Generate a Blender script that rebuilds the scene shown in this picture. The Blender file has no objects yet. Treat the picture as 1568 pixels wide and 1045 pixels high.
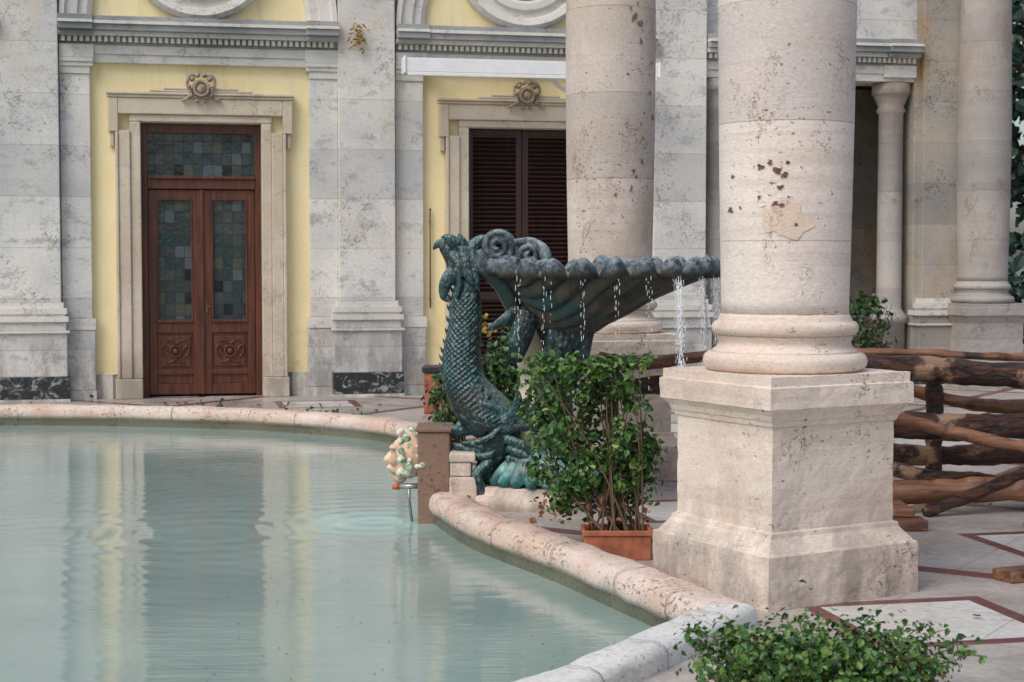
import bpy, bmesh, math, random
from mathutils import Vector, Matrix, noise
from mathutils.geometry import tessellate_polygon
random.seed(7)
sc=bpy.context.scene
R=math.radians
# ------------------------------------------------------------------ node helpers
class G:
    def __init__(s,name):
        s.mat=bpy.data.materials.new(name); s.mat.use_nodes=True
        s.nt=s.mat.node_tree; s.b=s.nt.nodes['Principled BSDF']
        s.tc=s.nt.nodes.new('ShaderNodeTexCoord').outputs['Object']
    def n(s,t,ins=None,out=0,**props):
        nd=s.nt.nodes.new(t)
        for k,v in props.items(): setattr(nd,k,v)
        for k,v in (ins or {}).items(): s.put(nd.inputs[k],v)
        return nd.outputs[out]
    def put(s,sock,v):
        if isinstance(v,bpy.types.NodeSocket): s.nt.links.new(v,sock)
        else:
            if isinstance(v,tuple) and len(v)==3 and sock.type=='RGBA': v=v+(1,)
            sock.default_value=v
    def m(s,op,a,b=0.0,c=0.0): return s.n('ShaderNodeMath',{0:a,1:b,2:c},operation=op)
    def mix(s,f,a,b,bl='MIX'): return s.n('ShaderNodeMix',{0:f,6:a,7:b},out=2,data_type='RGBA',blend_type=bl)
    def map(s,scale=(1,1,1),loc=(0,0,0),rot=(0,0,0),v=None):
        return s.n('ShaderNodeMapping',{'Vector':v or s.tc,'Scale':scale,'Location':loc,'Rotation':rot})
    def noise(s,scale,detail=3,rough=.55,v=None,dist=0.0):
        return s.n('ShaderNodeTexNoise',{'Vector':v or s.tc,'Scale':scale,'Detail':detail,'Roughness':rough,'Distortion':dist},out=0)
    def rng(s,v,a,b,c=0.0,d=1.0):
        return s.n('ShaderNodeMapRange',{0:v,1:a,2:b,3:c,4:d},interpolation_type='SMOOTHSTEP')
    def sep(s,v=None):
        nd=s.nt.nodes.new('ShaderNodeSeparateXYZ'); s.put(nd.inputs[0],v or s.tc); return nd.outputs
    def comb(s,x,y,z): return s.n('ShaderNodeCombineXYZ',{0:x,1:y,2:z})
    def bump(s,h,strength=.3,dist=.02,nrm=None):
        ins={'Strength':strength,'Distance':dist,'Height':h}
        if nrm: ins['Normal']=nrm
        return s.n('ShaderNodeBump',ins)
    def done(s,col,rough=.8,nrm=None,**kw):
        s.put(s.b.inputs['Base Color'],col); s.put(s.b.inputs['Roughness'],rough)
        if nrm: s.put(s.b.inputs['Normal'],nrm)
        for k,v in kw.items(): s.put(s.b.inputs[k.replace('_',' ')],v)
        return s.mat

def stone(name,c1,c2,course=0.0,pit=.64,pitcol=(.10,.05,.035),stain=None,stamt=.6,off=0.0,grey=None,wet=False,ps=34,grime=None,band=0.0):
    g=G(name)
    big=g.noise(1.3,4)
    col=g.mix(g.rng(big,.35,.65),c1,c2)
    z=g.sep()[2]
    joint=None
    if course:
        q=g.m('DIVIDE',g.m('ADD',z,off),course)
        fl=g.m('FLOOR',q); fr=g.m('FRACT',q)
        wn=g.n('ShaderNodeTexWhiteNoise',{'W':fl},out=0,noise_dimensions='1D')
        col=g.mix(.7,col,g.mix(wn,(.76,.75,.75),(1.12,1.09,1.05)),'MULTIPLY')
        wob=g.m('MULTIPLY',g.noise(9,2),.006)
        joint=g.m('LESS_THAN',g.m('ADD',fr,wob),.012)
    if band:
        bn=g.noise(1.0,6,.7,v=g.map((.5,.5,9),(4,4,1)),dist=.4)
        col=g.mix(g.m('MULTIPLY',g.rng(bn,.48,.64),band),col,(.54,.43,.36))
    if grey:
        gf=g.rng(g.noise(3.2,8,.75,v=g.map((1,1,1.8),(3,5,1))),.53,.64)
        col=g.mix(g.m('MULTIPLY',gf,.62),col,grey)
    if stain:
        st=g.rng(g.noise(.9,6,.65,v=g.map((1.2,1.2,.6),(7,2,4))),.50,.68)
        col=g.mix(g.m('MULTIPLY',st,stamt),col,stain)
    fine=g.noise(38,6,.75,v=g.map((1,1,3)))
    col=g.mix(.8,col,g.mix(g.rng(fine,.3,.72),(.76,.74,.72),(1.1,1.09,1.08)),'MULTIPLY')
    if grime:
        gz=g.m('MULTIPLY',g.rng(z,grime[0],grime[1],1.0,0.0),g.rng(g.noise(2.5,6,.7,v=g.map((1.6,1.6,.5))),.38,.62))
        col=g.mix(g.m('MULTIPLY',gz,.6),col,(.17,.15,.13))
    pn=g.noise(ps,4,.6,v=g.map((1,1,1.5),(1,9,3)))
    dens=g.noise(2.3,3,v=g.map((1,1,1),(11,3,8)))
    pf=g.rng(g.m('ADD',pn,g.m('MULTIPLY',g.m('SUBTRACT',dens,.5),.30)),pit,pit+.05)
    col=g.mix(g.m('MULTIPLY',pf,.75),col,pitcol)
    vv=g.m('ABSOLUTE',g.m('SUBTRACT',g.noise(1.5,7,.7,v=g.map((1.3,1.3,1),(2,7,5))),.5))
    vf=g.m('MULTIPLY',g.m('LESS_THAN',vv,.004),g.rng(dens,.5,.6))
    col=g.mix(g.m('MULTIPLY',vf,.6),col,pitcol)
    h=g.m('SUBTRACT',g.m('MULTIPLY',fine,.45),g.m('ADD',pf,vf))
    if joint:
        col=g.mix(g.m('MULTIPLY',joint,.42),col,(.20,.15,.12)); h=g.m('SUBTRACT',h,joint)
    rough=.82
    if wet:
        wf=g.rng(z,-.06,.0,1.0,0.0); col=g.mix(g.m('MULTIPLY',wf,.75),col,(.12,.14,.07)); rough=g.rng(z,-.06,.02,.25,.8)
    return g.done(col,rough,g.bump(h,.65,.009))

def simple(name,c,rough=.6,var=.25,scale=12,bumpd=.003,metal=0.0,**kw):
    g=G(name); nz=g.noise(scale,5,.65)
    d=tuple(x*(1-var) for x in c); l=tuple(min(1,x*(1+var)) for x in c)
    return g.done(g.mix(g.rng(nz,.3,.7),d,l),rough,g.bump(g.noise(scale*3,4),.4,bumpd),Metallic=metal,**kw)

M={}
M['pil']=stone('pilaster_stone',(.62,.63,.62),(.76,.75,.71),.62,.645,(.20,.17,.15),stain=(.66,.54,.40),stamt=.45,grey=(.33,.35,.37),grime=(.3,1.2))
M['trim']=stone('trim_stone',(.66,.64,.59),(.76,.73,.67),0,.66,(.25,.2,.16),grey=(.44,.44,.42),grime=(.2,1.1))
M['cornice']=stone('cornice_stone',(.22,.24,.25),(.38,.39,.39),0,.66,(.08,.07,.06))
M['frame']=stone('portal_stone',(.70,.61,.49),(.60,.50,.38),0,.68,(.3,.24,.17),grey=(.50,.45,.38),grime=(.1,.8))
M['col']=stone('column_travertine',(.82,.74,.68),(.74,.67,.62),.60,.655,(.16,.075,.05),stain=(.70,.54,.44),stamt=.45,band=.35)
M['col2']=stone('stained_column_travertine',(.70,.63,.57),(.60,.52,.45),.66,.635,(.16,.09,.06),stain=(.42,.29,.22),stamt=.7,off=.3,band=.4)
M['col3']=stone('darkened_far_column_stone',(.44,.42,.40),(.36,.34,.32),.66,.65,(.14,.09,.06),stain=(.34,.25,.18),band=.3)  # darkened stone; on the passage columns the tone stands for shade
M['ped']=stone('pedestal_travertine',(.82,.71,.61),(.72,.59,.50),0,.655,(.12,.055,.04),stain=(.52,.35,.26),stamt=.5,grime=(.0,.8),band=.4)
M['rim']=stone('pool_rim_stone',(.74,.63,.56),(.64,.46,.36),0,.60,(.22,.10,.07),stain=(.54,.34,.25),stamt=.8,wet=True,grey=(.48,.45,.41))
M['rimw']=stone('pool_rim_pale_stone',(.70,.70,.68),(.76,.75,.72),0,.62,(.28,.24,.2),grey=(.46,.46,.45),wet=True)
M['brown']=stone('brown_pier_stone',(.24,.15,.11),(.32,.21,.15),0,.64,(.08,.05,.04))
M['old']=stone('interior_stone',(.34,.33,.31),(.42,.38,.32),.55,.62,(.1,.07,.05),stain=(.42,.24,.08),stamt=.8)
g=G('yellow_plaster'); nz=g.noise(1.6,5,.6)
c=g.mix(g.rng(nz,.3,.7),(.88,.74,.41),(.92,.80,.49))
c=g.mix(.6,c,g.mix(g.noise(22,5,.7),(.88,.86,.82),(1.06,1.06,1.06)),'MULTIPLY')
gz=g.m('MULTIPLY',g.rng(g.sep()[2],.3,1.5,1.0,0.0),g.rng(g.noise(3,6,.7),.45,.62)); c=g.mix(g.m('MULTIPLY',gz,.35),c,(.42,.36,.24))
gs=g.m('MULTIPLY',g.rng(g.sep()[2],3.3,4.1,0.0,1.0),g.rng(g.noise(2.4,6,.7,v=g.map((3,3,.5))),.50,.68)); c=g.mix(g.m('MULTIPLY',gs,.35),c,(.50,.40,.24))
M['yellow']=g.done(c,.85,g.bump(g.noise(45,4),.25,.004))
g=G('dark_marble'); nz=g.noise(7,6,.7,dist=1.5)
M['marble']=g.done(g.mix(g.rng(nz,.5,.66),(.022,.028,.030),(.42,.41,.38)),.35)
def wood(name,a,b,rough=.4,vert=True,sc_=1.0):
    g=G(name); mp=g.map((14*sc_,14*sc_,1.2*sc_) if vert else (1.4*sc_,14*sc_,14*sc_))
    nz=g.noise(1.6,6,.65,v=mp,dist=.6)
    return g.done(g.mix(g.rng(nz,.3,.7),a,b),rough,g.bump(nz,.3,.004))
M['wood']=wood('door_wood',(.058,.017,.010),(.145,.044,.020),.38)
M['shut']=wood('shutter_wood',(.028,.011,.008),(.05,.022,.015),.45)
M['dark']=simple('dark_interior',(.02,.02,.022),.7)  # near-black colour standing in for shade inside the building
g=G('stained_glass'); s_=g.sep()
cx=g.m('MULTIPLY',s_[0],8.4); cz=g.m('MULTIPLY',s_[2],6.9)
v=g.comb(g.m('FLOOR',cx),g.m('FLOOR',cz),0.0)
wn=g.n('ShaderNodeTexWhiteNoise',{'Vector':v},out=0,noise_dimensions='2D')
rp=g.nt.nodes.new('ShaderNodeValToRGB'); rp.color_ramp.interpolation='CONSTANT'
e=rp.color_ramp.elements; e[0].color=(.035,.05,.048,1); e[0].position=0
e[1].color=(.05,.062,.062,1); e[1].position=.3
for p,cc in ((.50,(.03,.042,.045,1)),(.68,(.07,.072,.05,1)),(.76,(.018,.045,.05,1)),(.86,(.08,.10,.115,1)),(.94,(.008,.010,.014,1))):
    x=e.new(p); x.color=cc
g.put(rp.inputs[0],wn)
lead=g.m('MAXIMUM',g.m('LESS_THAN',g.m('FRACT',cx),.07),g.m('LESS_THAN',g.m('FRACT',cz),.06))
M['glass']=g.done(g.mix(lead,rp.outputs[0],(.015,.017,.018)),g.mix(lead,(.06,.06,.06),(.6,.6,.6)),g.bump(g.noise(9,2),.5,.012))
M['dglass']=simple('window_glass',(.05,.07,.09),.08,.2,3,.001)
M['white']=simple('white_awning_metal',(.82,.82,.81),.45,.05,5,.001)
M['terra']=simple('terracotta',(.34,.11,.055),.75,.35,9)
M['steel']=simple('spout_metal',(.35,.36,.36),.35,.2,20,.001,metal=.8)
M['orange']=simple('spout_nozzle_orange',(.6,.12,.03),.4,.1)
M['brass']=simple('brass_rod',(.16,.10,.04),.5,.2,20,.001,metal=.5)
def shaded_patina(name,a,b,c_,scal=28,hi=.6):
    g=G(name); n1=g.noise(5.5,7,.75); n2=g.noise(21,6,.78)
    c=g.mix(g.rng(n1,.42,.60),a,b)
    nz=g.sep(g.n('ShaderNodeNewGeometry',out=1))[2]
    up=g.m('MULTIPLY',g.rng(g.m('ADD',nz,g.m('MULTIPLY',n2,1.1)),.55,1.15),hi)  # up-facing faces painted paler, as highlights over the patina
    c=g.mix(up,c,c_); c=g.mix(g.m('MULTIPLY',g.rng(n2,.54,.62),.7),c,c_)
    c=g.mix(g.m('MULTIPLY',g.rng(g.noise(3.1,6,.7,v=g.map((1,1,1),(5,1,2))),.52,.64),.7),c,(.045,.040,.028))
    vz=g.n('ShaderNodeTexVoronoi',{'Vector':g.map((1,1,.75)),'Scale':scal},out=0)
    c=g.mix(.6,c,g.mix(g.rng(vz,.1,.6),(1.5,1.5,1.5),(.25,.27,.28)),'MULTIPLY')  # scale shading painted in: bright centres, dark valleys between scales
    return g.done(c,.38,g.bump(g.m('SUBTRACT',g.m('MULTIPLY',n2,.6),vz),.8,.009))
M['bronze']=shaded_patina('verdigris_bronze',(.010,.026,.030),(.028,.092,.098),(.21,.34,.33),46,.6)
M['teal']=shaded_patina('teal_patina',(.015,.13,.13),(.03,.24,.22),(.30,.48,.42),14)
g=G('shell_bronze'); zz=g.sep()[2]; n1=g.noise(7,6,.7,v=g.map((1,1,.5))); n2=g.noise(25,6,.8)
c=g.mix(g.rng(n1,.4,.62),(.016,.017,.014),(.085,.075,.048))
c=g.mix(g.rng(g.noise(3.3,5),.50,.62),c,(.018,.055,.055))
c=g.mix(g.m('MULTIPLY',g.rng(zz,1.60,1.67),.85),c,g.mix(g.rng(n2,.42,.60),(.016,.026,.036),(.15,.20,.23)))
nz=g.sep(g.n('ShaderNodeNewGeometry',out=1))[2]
c=g.mix(g.m('MULTIPLY',g.m('MULTIPLY',g.rng(nz,.35,.95),g.rng(n2,.38,.55)),.8),c,(.34,.40,.43))  # pale mottled highlights painted where the shell faces up
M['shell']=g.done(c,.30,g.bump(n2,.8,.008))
def leafmat(name,cols,rough=.45):
    g=G(name)
    geo=g.nt.nodes.new('ShaderNodeNewGeometry'); rnd=geo.outputs['Random Per Island']
    rp=g.nt.nodes.new('ShaderNodeValToRGB'); e=rp.color_ramp.elements
    e[0].color=cols[0]+(1,); e[1].color=cols[-1]+(1,); e[1].position=1
    for i,cc in enumerate(cols[1:-1]):
        x=e.new((i+1)/(len(cols)-1)); x.color=cc+(1,)
    g.put(rp.inputs[0],rnd)
    return g.done(rp.outputs[0],rough)
M['leaf']=leafmat('ivy_leaves',[(.012,.042,.008),(.022,.075,.012),(.04,.12,.016),(.07,.17,.022),(.15,.21,.04)])
M['leafd']=leafmat('dark_leaves',[(.01,.03,.01),(.02,.06,.015),(.04,.10,.02),(.06,.14,.03)])
M['leafg']=leafmat('gold_leaves',[(.35,.18,.02),(.45,.27,.04),(.2,.2,.03)])
M['leafr']=leafmat('dead_leaves',[(.20,.05,.02),(.28,.10,.04),(.10,.04,.02)])
M['tree']=leafmat('tree_leaves',[(.012,.035,.025),(.025,.06,.04),(.05,.09,.055)])
M['stem']=simple('woody_stem',(.11,.07,.04),.8)
g=G('log_bark'); n1=g.noise(3,6,.75,v=g.map((1.5,8,8)),dist=.8); n2=g.noise(2.2,5,.6)
c=g.mix(g.rng(n1,.40,.64),(.012,.007,.006),(.13,.048,.025)); c=g.mix(g.rng(n2,.57,.64),c,(.38,.23,.14))
M['log']=g.done(c,.30,g.bump(n1,1.0,.03))
g=G('tan_plank_wood'); nz=g.noise(1.6,6,.7,v=g.map((1.4,14,14)),dist=.6)
c=g.mix(g.rng(nz,.32,.68),(.10,.040,.022),(.32,.15,.075)); c=g.mix(g.rng(g.noise(2.6,5,.65),.52,.64),c,(.05,.025,.017))
M['plank']=g.done(c,.42,g.bump(nz,.6,.01))
# water
g=G('pool_water')
n1=g.noise(2.2,3,.55,v=g.map((.5,2.6,1)),dist=.6); n2=g.noise(8,4,.6,v=g.map((.40,2.2,1)),dist=.3)
dv=g.n('ShaderNodeVectorMath',{0:g.tc,1:(-.95,11.35,0)},out=1,operation='DISTANCE')
ring=g.m('MULTIPLY',g.m('SINE',g.m('MULTIPLY',dv,30.0)),g.m('DIVIDE',.17,g.m('ADD',dv,.30)))
dv2=g.n('ShaderNodeVectorMath',{0:g.tc,1:(-2.05,10.9,0)},out=1,operation='DISTANCE')
ring2=g.m('MULTIPLY',g.m('SINE',g.m('MULTIPLY',dv2,24.0)),g.m('MULTIPLY',.22,g.rng(dv2,.1,2.4,1.0,0.0)))
dv3=g.n('ShaderNodeVectorMath',{0:g.tc,1:(-3.1,10.8,0)},out=1,operation='DISTANCE')
ring3=g.m('MULTIPLY',g.m('SINE',g.m('MULTIPLY',dv3,28.0)),g.m('MULTIPLY',.20,g.rng(dv3,.1,1.6,1.0,0.0)))
patch=g.rng(g.noise(.35,3,v=g.map((1,1.4,1))),.38,.62,.35,1.0)
h=g.m('ADD',g.m('MULTIPLY',g.m('ADD',g.m('MULTIPLY',n1,1.0),g.m('MULTIPLY',n2,.60)),patch),g.m('ADD',ring3,g.m('ADD',ring,ring2)))
wc=g.mix(g.rng(g.noise(.5,3),.35,.65),(.25,.345,.315),(.31,.41,.37))
wc=g.mix(g.rng(dv,.05,.9,.75,0.0),wc,(.34,.62,.57))
M['water']=g.done(wc,.03,g.bump(h,.40,.012),IOR=1.62)
g=G('water_drop'); M['drop']=g.done((.85,.88,.90),.05,None)
# paving
g=G('paving')
v=g.map((1,1,1),(0,0,0),(0,0,R(33))); s_=g.sep(v)
def tri(c,per,w):
    return g.m('LESS_THAN',g.m('ABSOLUTE',g.m('SUBTRACT',g.m('FRACT',g.m('DIVIDE',c,per)),.5)),w/per/2)
PP=2.5
a1=tri(s_[0],PP,.15); a2=tri(s_[1],PP,.15)
fx=g.m('ABSOLUTE',g.m('SUBTRACT',g.m('FRACT',g.m('ADD',g.m('DIVIDE',s_[0],PP),.5)),.5))
fy=g.m('ABSOLUTE',g.m('SUBTRACT',g.m('FRACT',g.m('ADD',g.m('DIVIDE',s_[1],PP),.5)),.5))
dm=g.m('ADD',fx,fy)
ringd=g.m('LESS_THAN',g.m('ABSOLUTE',g.m('SUBTRACT',dm,.25)),.025); ind=g.m('LESS_THAN',dm,.225)
base=g.mix(g.rng(g.noise(1.1,6,.65),.35,.65),(.36,.32,.29),(.50,.45,.41))
base=g.mix(ind,base,(.62,.60,.57))
red=g.mix(g.noise(9,4),(.12,.035,.03),(.19,.06,.05))
base=g.mix(g.m('MAXIMUM',g.m('MAXIMUM',a1,a2),ringd),base,red)
jn=g.m('MAXIMUM',tri(s_[0],PP/4,.008),tri(s_[1],PP/4,.008)); base=g.mix(g.m('MULTIPLY',jn,.5),base,(.15,.12,.10))
near=g.rng(g.sep()[1],6.9,7.25,1.0,0.0)
base=g.mix(near,base,g.mix(g.rng(g.noise(3,5),.35,.65),(.38,.35,.32),(.50,.46,.42)))
base=g.mix(.8,base,g.mix(g.rng(g.noise(20,6,.75),.3,.7),(.70,.69,.67),(1.1,1.1,1.1)),'MULTIPLY')
base=g.mix(g.m('MULTIPLY',g.rng(g.noise(.8,6,.7),.5,.66),.4),base,(.20,.17,.15))
dist=g.n('ShaderNodeVectorMath',{0:g.tc,1:(0,12,0)},out=1,operation='DISTANCE')
base=g.mix(g.rng(dist,28,32),base,(.05,.08,.03))
M['pave']=g.done(base,g.rng(g.noise(2,4),.35,.65,.20,.5),g.bump(g.noise(30,4),.15,.003))

# ------------------------------------------------------------------ mesh helpers
cloud=bpy.data.textures.new('erosion','CLOUDS'); cloud.noise_scale=.07; cloud.noise_depth=3
def empty(name,loc=(0,0,0),rz=0):
    o=bpy.data.objects.new(name,None); o.location=loc; o.rotation_euler=(0,0,rz); sc.collection.objects.link(o); return o
class MB:
    def __init__(s): s.bm=bmesh.new()
    def face(s,vs,sm=False):
        try: f=s.bm.faces.new(vs); f.smooth=sm; return f
        except ValueError: return None
    def box(s,x0,x1,y0,y1,z0,z1,mat=None):
        P=[Vector(p) for p in ((x0,y0,z0),(x1,y0,z0),(x1,y1,z0),(x0,y1,z0),(x0,y0,z1),(x1,y0,z1),(x1,y1,z1),(x0,y1,z1))]
        if mat: P=[mat@p for p in P]
        v=[s.bm.verts.new(p) for p in P]
        for q in ((3,2,1,0),(4,5,6,7),(0,1,5,4),(1,2,6,5),(2,3,7,6),(3,0,4,7)): s.face([v[i] for i in q])
    def sqlathe(s,prof,mat):
        N=24; rows=[]
        for h,z in prof:
            row=[]
            for (ax,ay,bx,by) in ((-1,-1,1,-1),(1,-1,1,1),(1,1,-1,1),(-1,1,-1,-1)):
                for k in range(N):
                    t=k/N; row.append(s.bm.verts.new(mat@Vector((h*(ax+(bx-ax)*t),h*(ay+(by-ay)*t),z))))
            rows.append(row)
        for a,b in zip(rows,rows[1:]):
            for i in range(4*N): s.face([a[i],a[(i+1)%(4*N)],b[(i+1)%(4*N)],b[i]])
        s.face(rows[0][::-1]); s.face(rows[-1])
    def lathe(s,prof,cx,cy,seg=48):
        rows=[[s.bm.verts.new((cx+r*math.cos(2*math.pi*i/seg),cy+r*math.sin(2*math.pi*i/seg),z)) for i in range(seg)] for r,z in prof]
        for a,b in zip(rows,rows[1:]):
            for i in range(seg): s.face([a[i],a[(i+1)%seg],b[(i+1)%seg],b[i]],True)
        s.face(rows[0][::-1]); s.face(rows[-1])
    def ring(s,cx,cz,prof,a0=0,a1=2*math.pi,seg=64):
        full=abs(a1-a0-2*math.pi)<1e-4; n=seg if full else seg+1
        rows=[[s.bm.verts.new((cx+r*math.cos(a0+(a1-a0)*i/seg),y,cz+r*math.sin(a0+(a1-a0)*i/seg))) for r,y in prof] for i in range(n)]
        for i in range(seg):
            a=rows[i]; b=rows[(i+1)%n]
            for j in range(len(prof)-1): s.face([a[j],b[j],b[j+1],a[j+1]])
    def tube(s,pts,rad,seg=12,flat=1.0):
        pts=[Vector(p) for p in pts]; rows=[]
        up=Vector((0,1,0))
        for i,p in enumerate(pts):
            t=(pts[min(i+1,len(pts)-1)]-pts[max(i-1,0)]).normalized()
            u_=up if abs(t.dot(up))<.95 else Vector((1,0,0))
            a=t.cross(u_).normalized(); b=a.cross(t).normalized()
            rows.append([s.bm.verts.new(p+(a*math.cos(2*math.pi*k/seg)+b*math.sin(2*math.pi*k/seg)*flat)*rad[i]) for k in range(seg)])
        for a,b in zip(rows,rows[1:]):
            for k in range(seg): s.face([a[k],a[(k+1)%seg],b[(k+1)%seg],b[k]],True)
        s.face(rows[0][::-1],True); s.face(rows[-1],True)
    def blob(s,c,r,rot=None,sub=2):
        mt=Matrix.Translation(c)@(rot.to_4x4() if rot else Matrix())@Matrix.Diagonal((r[0],r[1],r[2],1))
        d=bmesh.ops.create_icosphere(s.bm,subdivisions=sub,radius=1,matrix=mt)
        for v in d['verts']:
            for f in v.link_faces: f.smooth=True
    def done(s,name,mat,parent=None,bevel=0,remesh=0,solid=0,erode=0):
        bmesh.ops.recalc_face_normals(s.bm,faces=s.bm.faces[:])
        me=bpy.data.meshes.new(name); s.bm.to_mesh(me); s.bm.free()
        o=bpy.data.objects.new(name,me); me.materials.append(mat); sc.collection.objects.link(o)
        if parent: o.parent=parent
        if remesh:
            md=o.modifiers.new('r','REMESH'); md.mode='VOXEL'; md.voxel_size=remesh; md.use_smooth_shade=True
            md=o.modifiers.new('s','SMOOTH'); md.iterations=2; md.factor=.5
        if solid:
            md=o.modifiers.new('so','SOLIDIFY'); md.thickness=solid
        if bevel:
            md=o.modifiers.new('b','BEVEL'); md.width=bevel; md.segments=2; md.limit_method='ANGLE'; md.angle_limit=R(40)
        if erode:
            md=o.modifiers.new('e','DISPLACE'); md.texture=cloud; md.strength=erode; md.mid_level=.5; md.texture_coords='LOCAL'
        return o
def crom(P,n=8,closed=False):
    P=[Vector(p) for p in P]; out=[]
    for i in range(len(P)-1):
        p0=P[max(i-1,0)];p1=P[i];p2=P[i+1];p3=P[min(i+2,len(P)-1)]
        for k in range(n):
            t=k/n
            out.append(.5*((2*p1)+(p2-p0)*t+(2*p0-5*p1+4*p2-p3)*t*t+(3*p1-p0-3*p2+p3)*t**3))
    out.append(P[-1]); return out
def leaves(name,pts,size,mat,parent=None,asp=.75):
    vs=[];fs=[]
    for p,nrm in pts:
        sz=size*random.uniform(.5,1.35)
        n=(Vector(nrm)+Vector((random.gauss(0,.55),random.gauss(0,.55),random.gauss(.25,.5)))).normalized()
        a=n.orthogonal().normalized(); a=Matrix.Rotation(random.uniform(0,6.28),3,n)@a; b=n.cross(a)
        i=len(vs); w=sz*asp/2; fold=n*sz*.12
        vs+= [p-a*sz*.5, p-a*sz*.2+b*w+fold, p+a*sz*.15+b*w*.75+fold*.6, p+a*sz*.5-fold, p+a*sz*.15-b*w*.75+fold*.6, p-a*sz*.2-b*w+fold]
        fs+= [(i,i+1,i+2,i+3),(i,i+3,i+4,i+5)]
    me=bpy.data.meshes.new(name); me.from_pydata([tuple(v) for v in vs],[],fs); me.materials.append(mat)
    o=bpy.data.objects.new(name,me); sc.collection.objects.link(o)
    if parent:o.parent=parent
    return o
def clumpy(lo,hi,ncl,per,sig,round_=0.0,thin=0.0):
    out=[]; c0=Vector([(a+b)/2 for a,b in zip(lo,hi)]); hs=Vector([(b-a)/2 for a,b in zip(lo,hi)])
    k=0
    while k<ncl:
        q=Vector([random.uniform(-1,1) for _ in range(3)])
        if round_ and (abs(q.x)**round_+abs(q.y)**round_+abs(q.z)**round_)>1: continue
        m_=max(abs(q.x),abs(q.y),abs(q.z))
        if m_<.45 and random.random()<.7: continue
        k+=1
        c=c0+Vector((q.x*hs.x,q.y*hs.y,q.z*hs.z)); s_=sig*random.uniform(.6,1.3)
        for _ in range(int(per*random.uniform(.5,1.4))):
            d=Vector((random.gauss(0,s_),random.gauss(0,s_),random.gauss(0,s_*.9)))
            out.append((c+d,(q*.7+d*2/s_*.3)))
    return out

# ------------------------------------------------------------------ pool path
segA=crom([(-9,17.4),(-5.7,18.0),(-3.5,17.72),(-2.3,17.2),(-1.35,16.4),(-.98,15.5),(-.84,14.5),(-.74,13.4),(-.68,12.3),(-.63,11.5),(-.36,10.45),(-.09,9.80),(.22,9.15),(.50,8.45),(.70,7.95),(.86,7.58)],8)
segB=crom([(.86,7.58),(.55,7.08),(.30,6.66),(.02,6.26),(-.5,5.65),(-1.4,4.9),(-3.2,4.2),(-6,4.0),(-9.5,5.0),(-12.5,8.0),(-13.6,11.6),(-12.3,15.4),(-9,17.4)],8)
path=[p for p in segA]+[p for p in segB[1:-1]]
path=[Vector((p.x,p.y)) for p in path]; iC=len(segA)-1
def offs(path,d):
    out=[];n=len(path)
    for i,p in enumerate(path):
        t1=(p-path[i-1]).normalized(); t2=(path[(i+1)%n]-p).normalized()
        n1=Vector((-t1.y,t1.x)); n2=Vector((-t2.y,t2.x)); m_=(n1+n2).normalized()
        out.append(p+m_*d/max(.5,m_.dot(n1)))
    return out
prof=[(.04,-.45),(.04,-.05),(.012,-.035),(0,0.0),(.006,.05),(.03,.085),(.07,.10),(.20,.103),(.24,.09),(.255,.06),(.255,-.06)]
rings=[offs(path,d) for d,_ in prof]
pool=empty('pool')
def rim(idx,name,mat):
    mb=MB(); rows=[]
    for i in idx:
        row=[]
        for j in range(len(prof)):
            p=Vector((rings[j][i].x,rings[j][i].y,prof[j][1]))
            w_=.010*noise.noise(p*5)+.005*noise.noise(p*19) if j>1 else 0
            row.append(mb.bm.verts.new((p.x+w_,p.y+w_,p.z+w_)))
        rows.append(row)
    for a,b in zip(rows,rows[1:]):
        for j in range(len(prof)-1): mb.face([a[j],b[j],b[j+1],a[j+1]],True)
    return mb.done(name,mat,pool)
n=len(path)
rim(range(0,iC+1),'rim_travertine',M['rim'])
rim(list(range(iC,n))+[0],'rim_pale',M['rimw'])
mb=MB()
for i in range(6,n,9):
    p=path[i]; t=(path[(i+1)%n]-path[i-1]).normalized(); nn=Vector((-t.y,t.x))
    v=[]
    for (d,z) in prof[1:]:
        e=.008 if z<.09 else 0; q=p+nn*(d-e if d<.2 else d+e)
        zz=z+(.009 if z>.04 else 0)
        v.append((mb.bm.verts.new((q.x-t.x*.003,q.y-t.y*.003,zz)),mb.bm.verts.new((q.x+t.x*.003,q.y+t.y*.003,zz))))
    for a,b in zip(v,v[1:]): mb.face([a[0],a[1],b[1],b[0]])
mb.done('rim_joints',simple('mortar',(.16,.13,.11),.9),pool)
wp=[Vector((p.x,p.y,0)) for p in offs(path,.05)]
tr=tessellate_polygon([wp]); me=bpy.data.meshes.new('water')
me.from_pydata([(p.x,p.y,-.12) for p in wp],[],[tuple(t) for t in tr]); me.materials.append(M['water'])
def upn(me):
    bm=bmesh.new(); bm.from_mesh(me)
    for f in bm.faces:
        if f.normal.z<0: f.normal_flip()
    bm.to_mesh(me); bm.free()
upn(me)
ow=bpy.data.objects.new('water',me); sc.collection.objects.link(ow)
hp=[Vector((p.x,p.y,0)) for p in offs(path,.14)]
outer=[Vector((-400,-400,0)),Vector((400,-400,0)),Vector((400,400,0)),Vector((-400,400,0))]
allp=outer+hp; tr=tessellate_polygon([outer,hp]); me=bpy.data.meshes.new('ground')
me.from_pydata([tuple(p) for p in allp],[],[tuple(t) for t in tr]); me.materials.append(M['pave']); upn(me)
og=bpy.data.objects.new('ground',me); sc.collection.objects.link(og)

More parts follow.
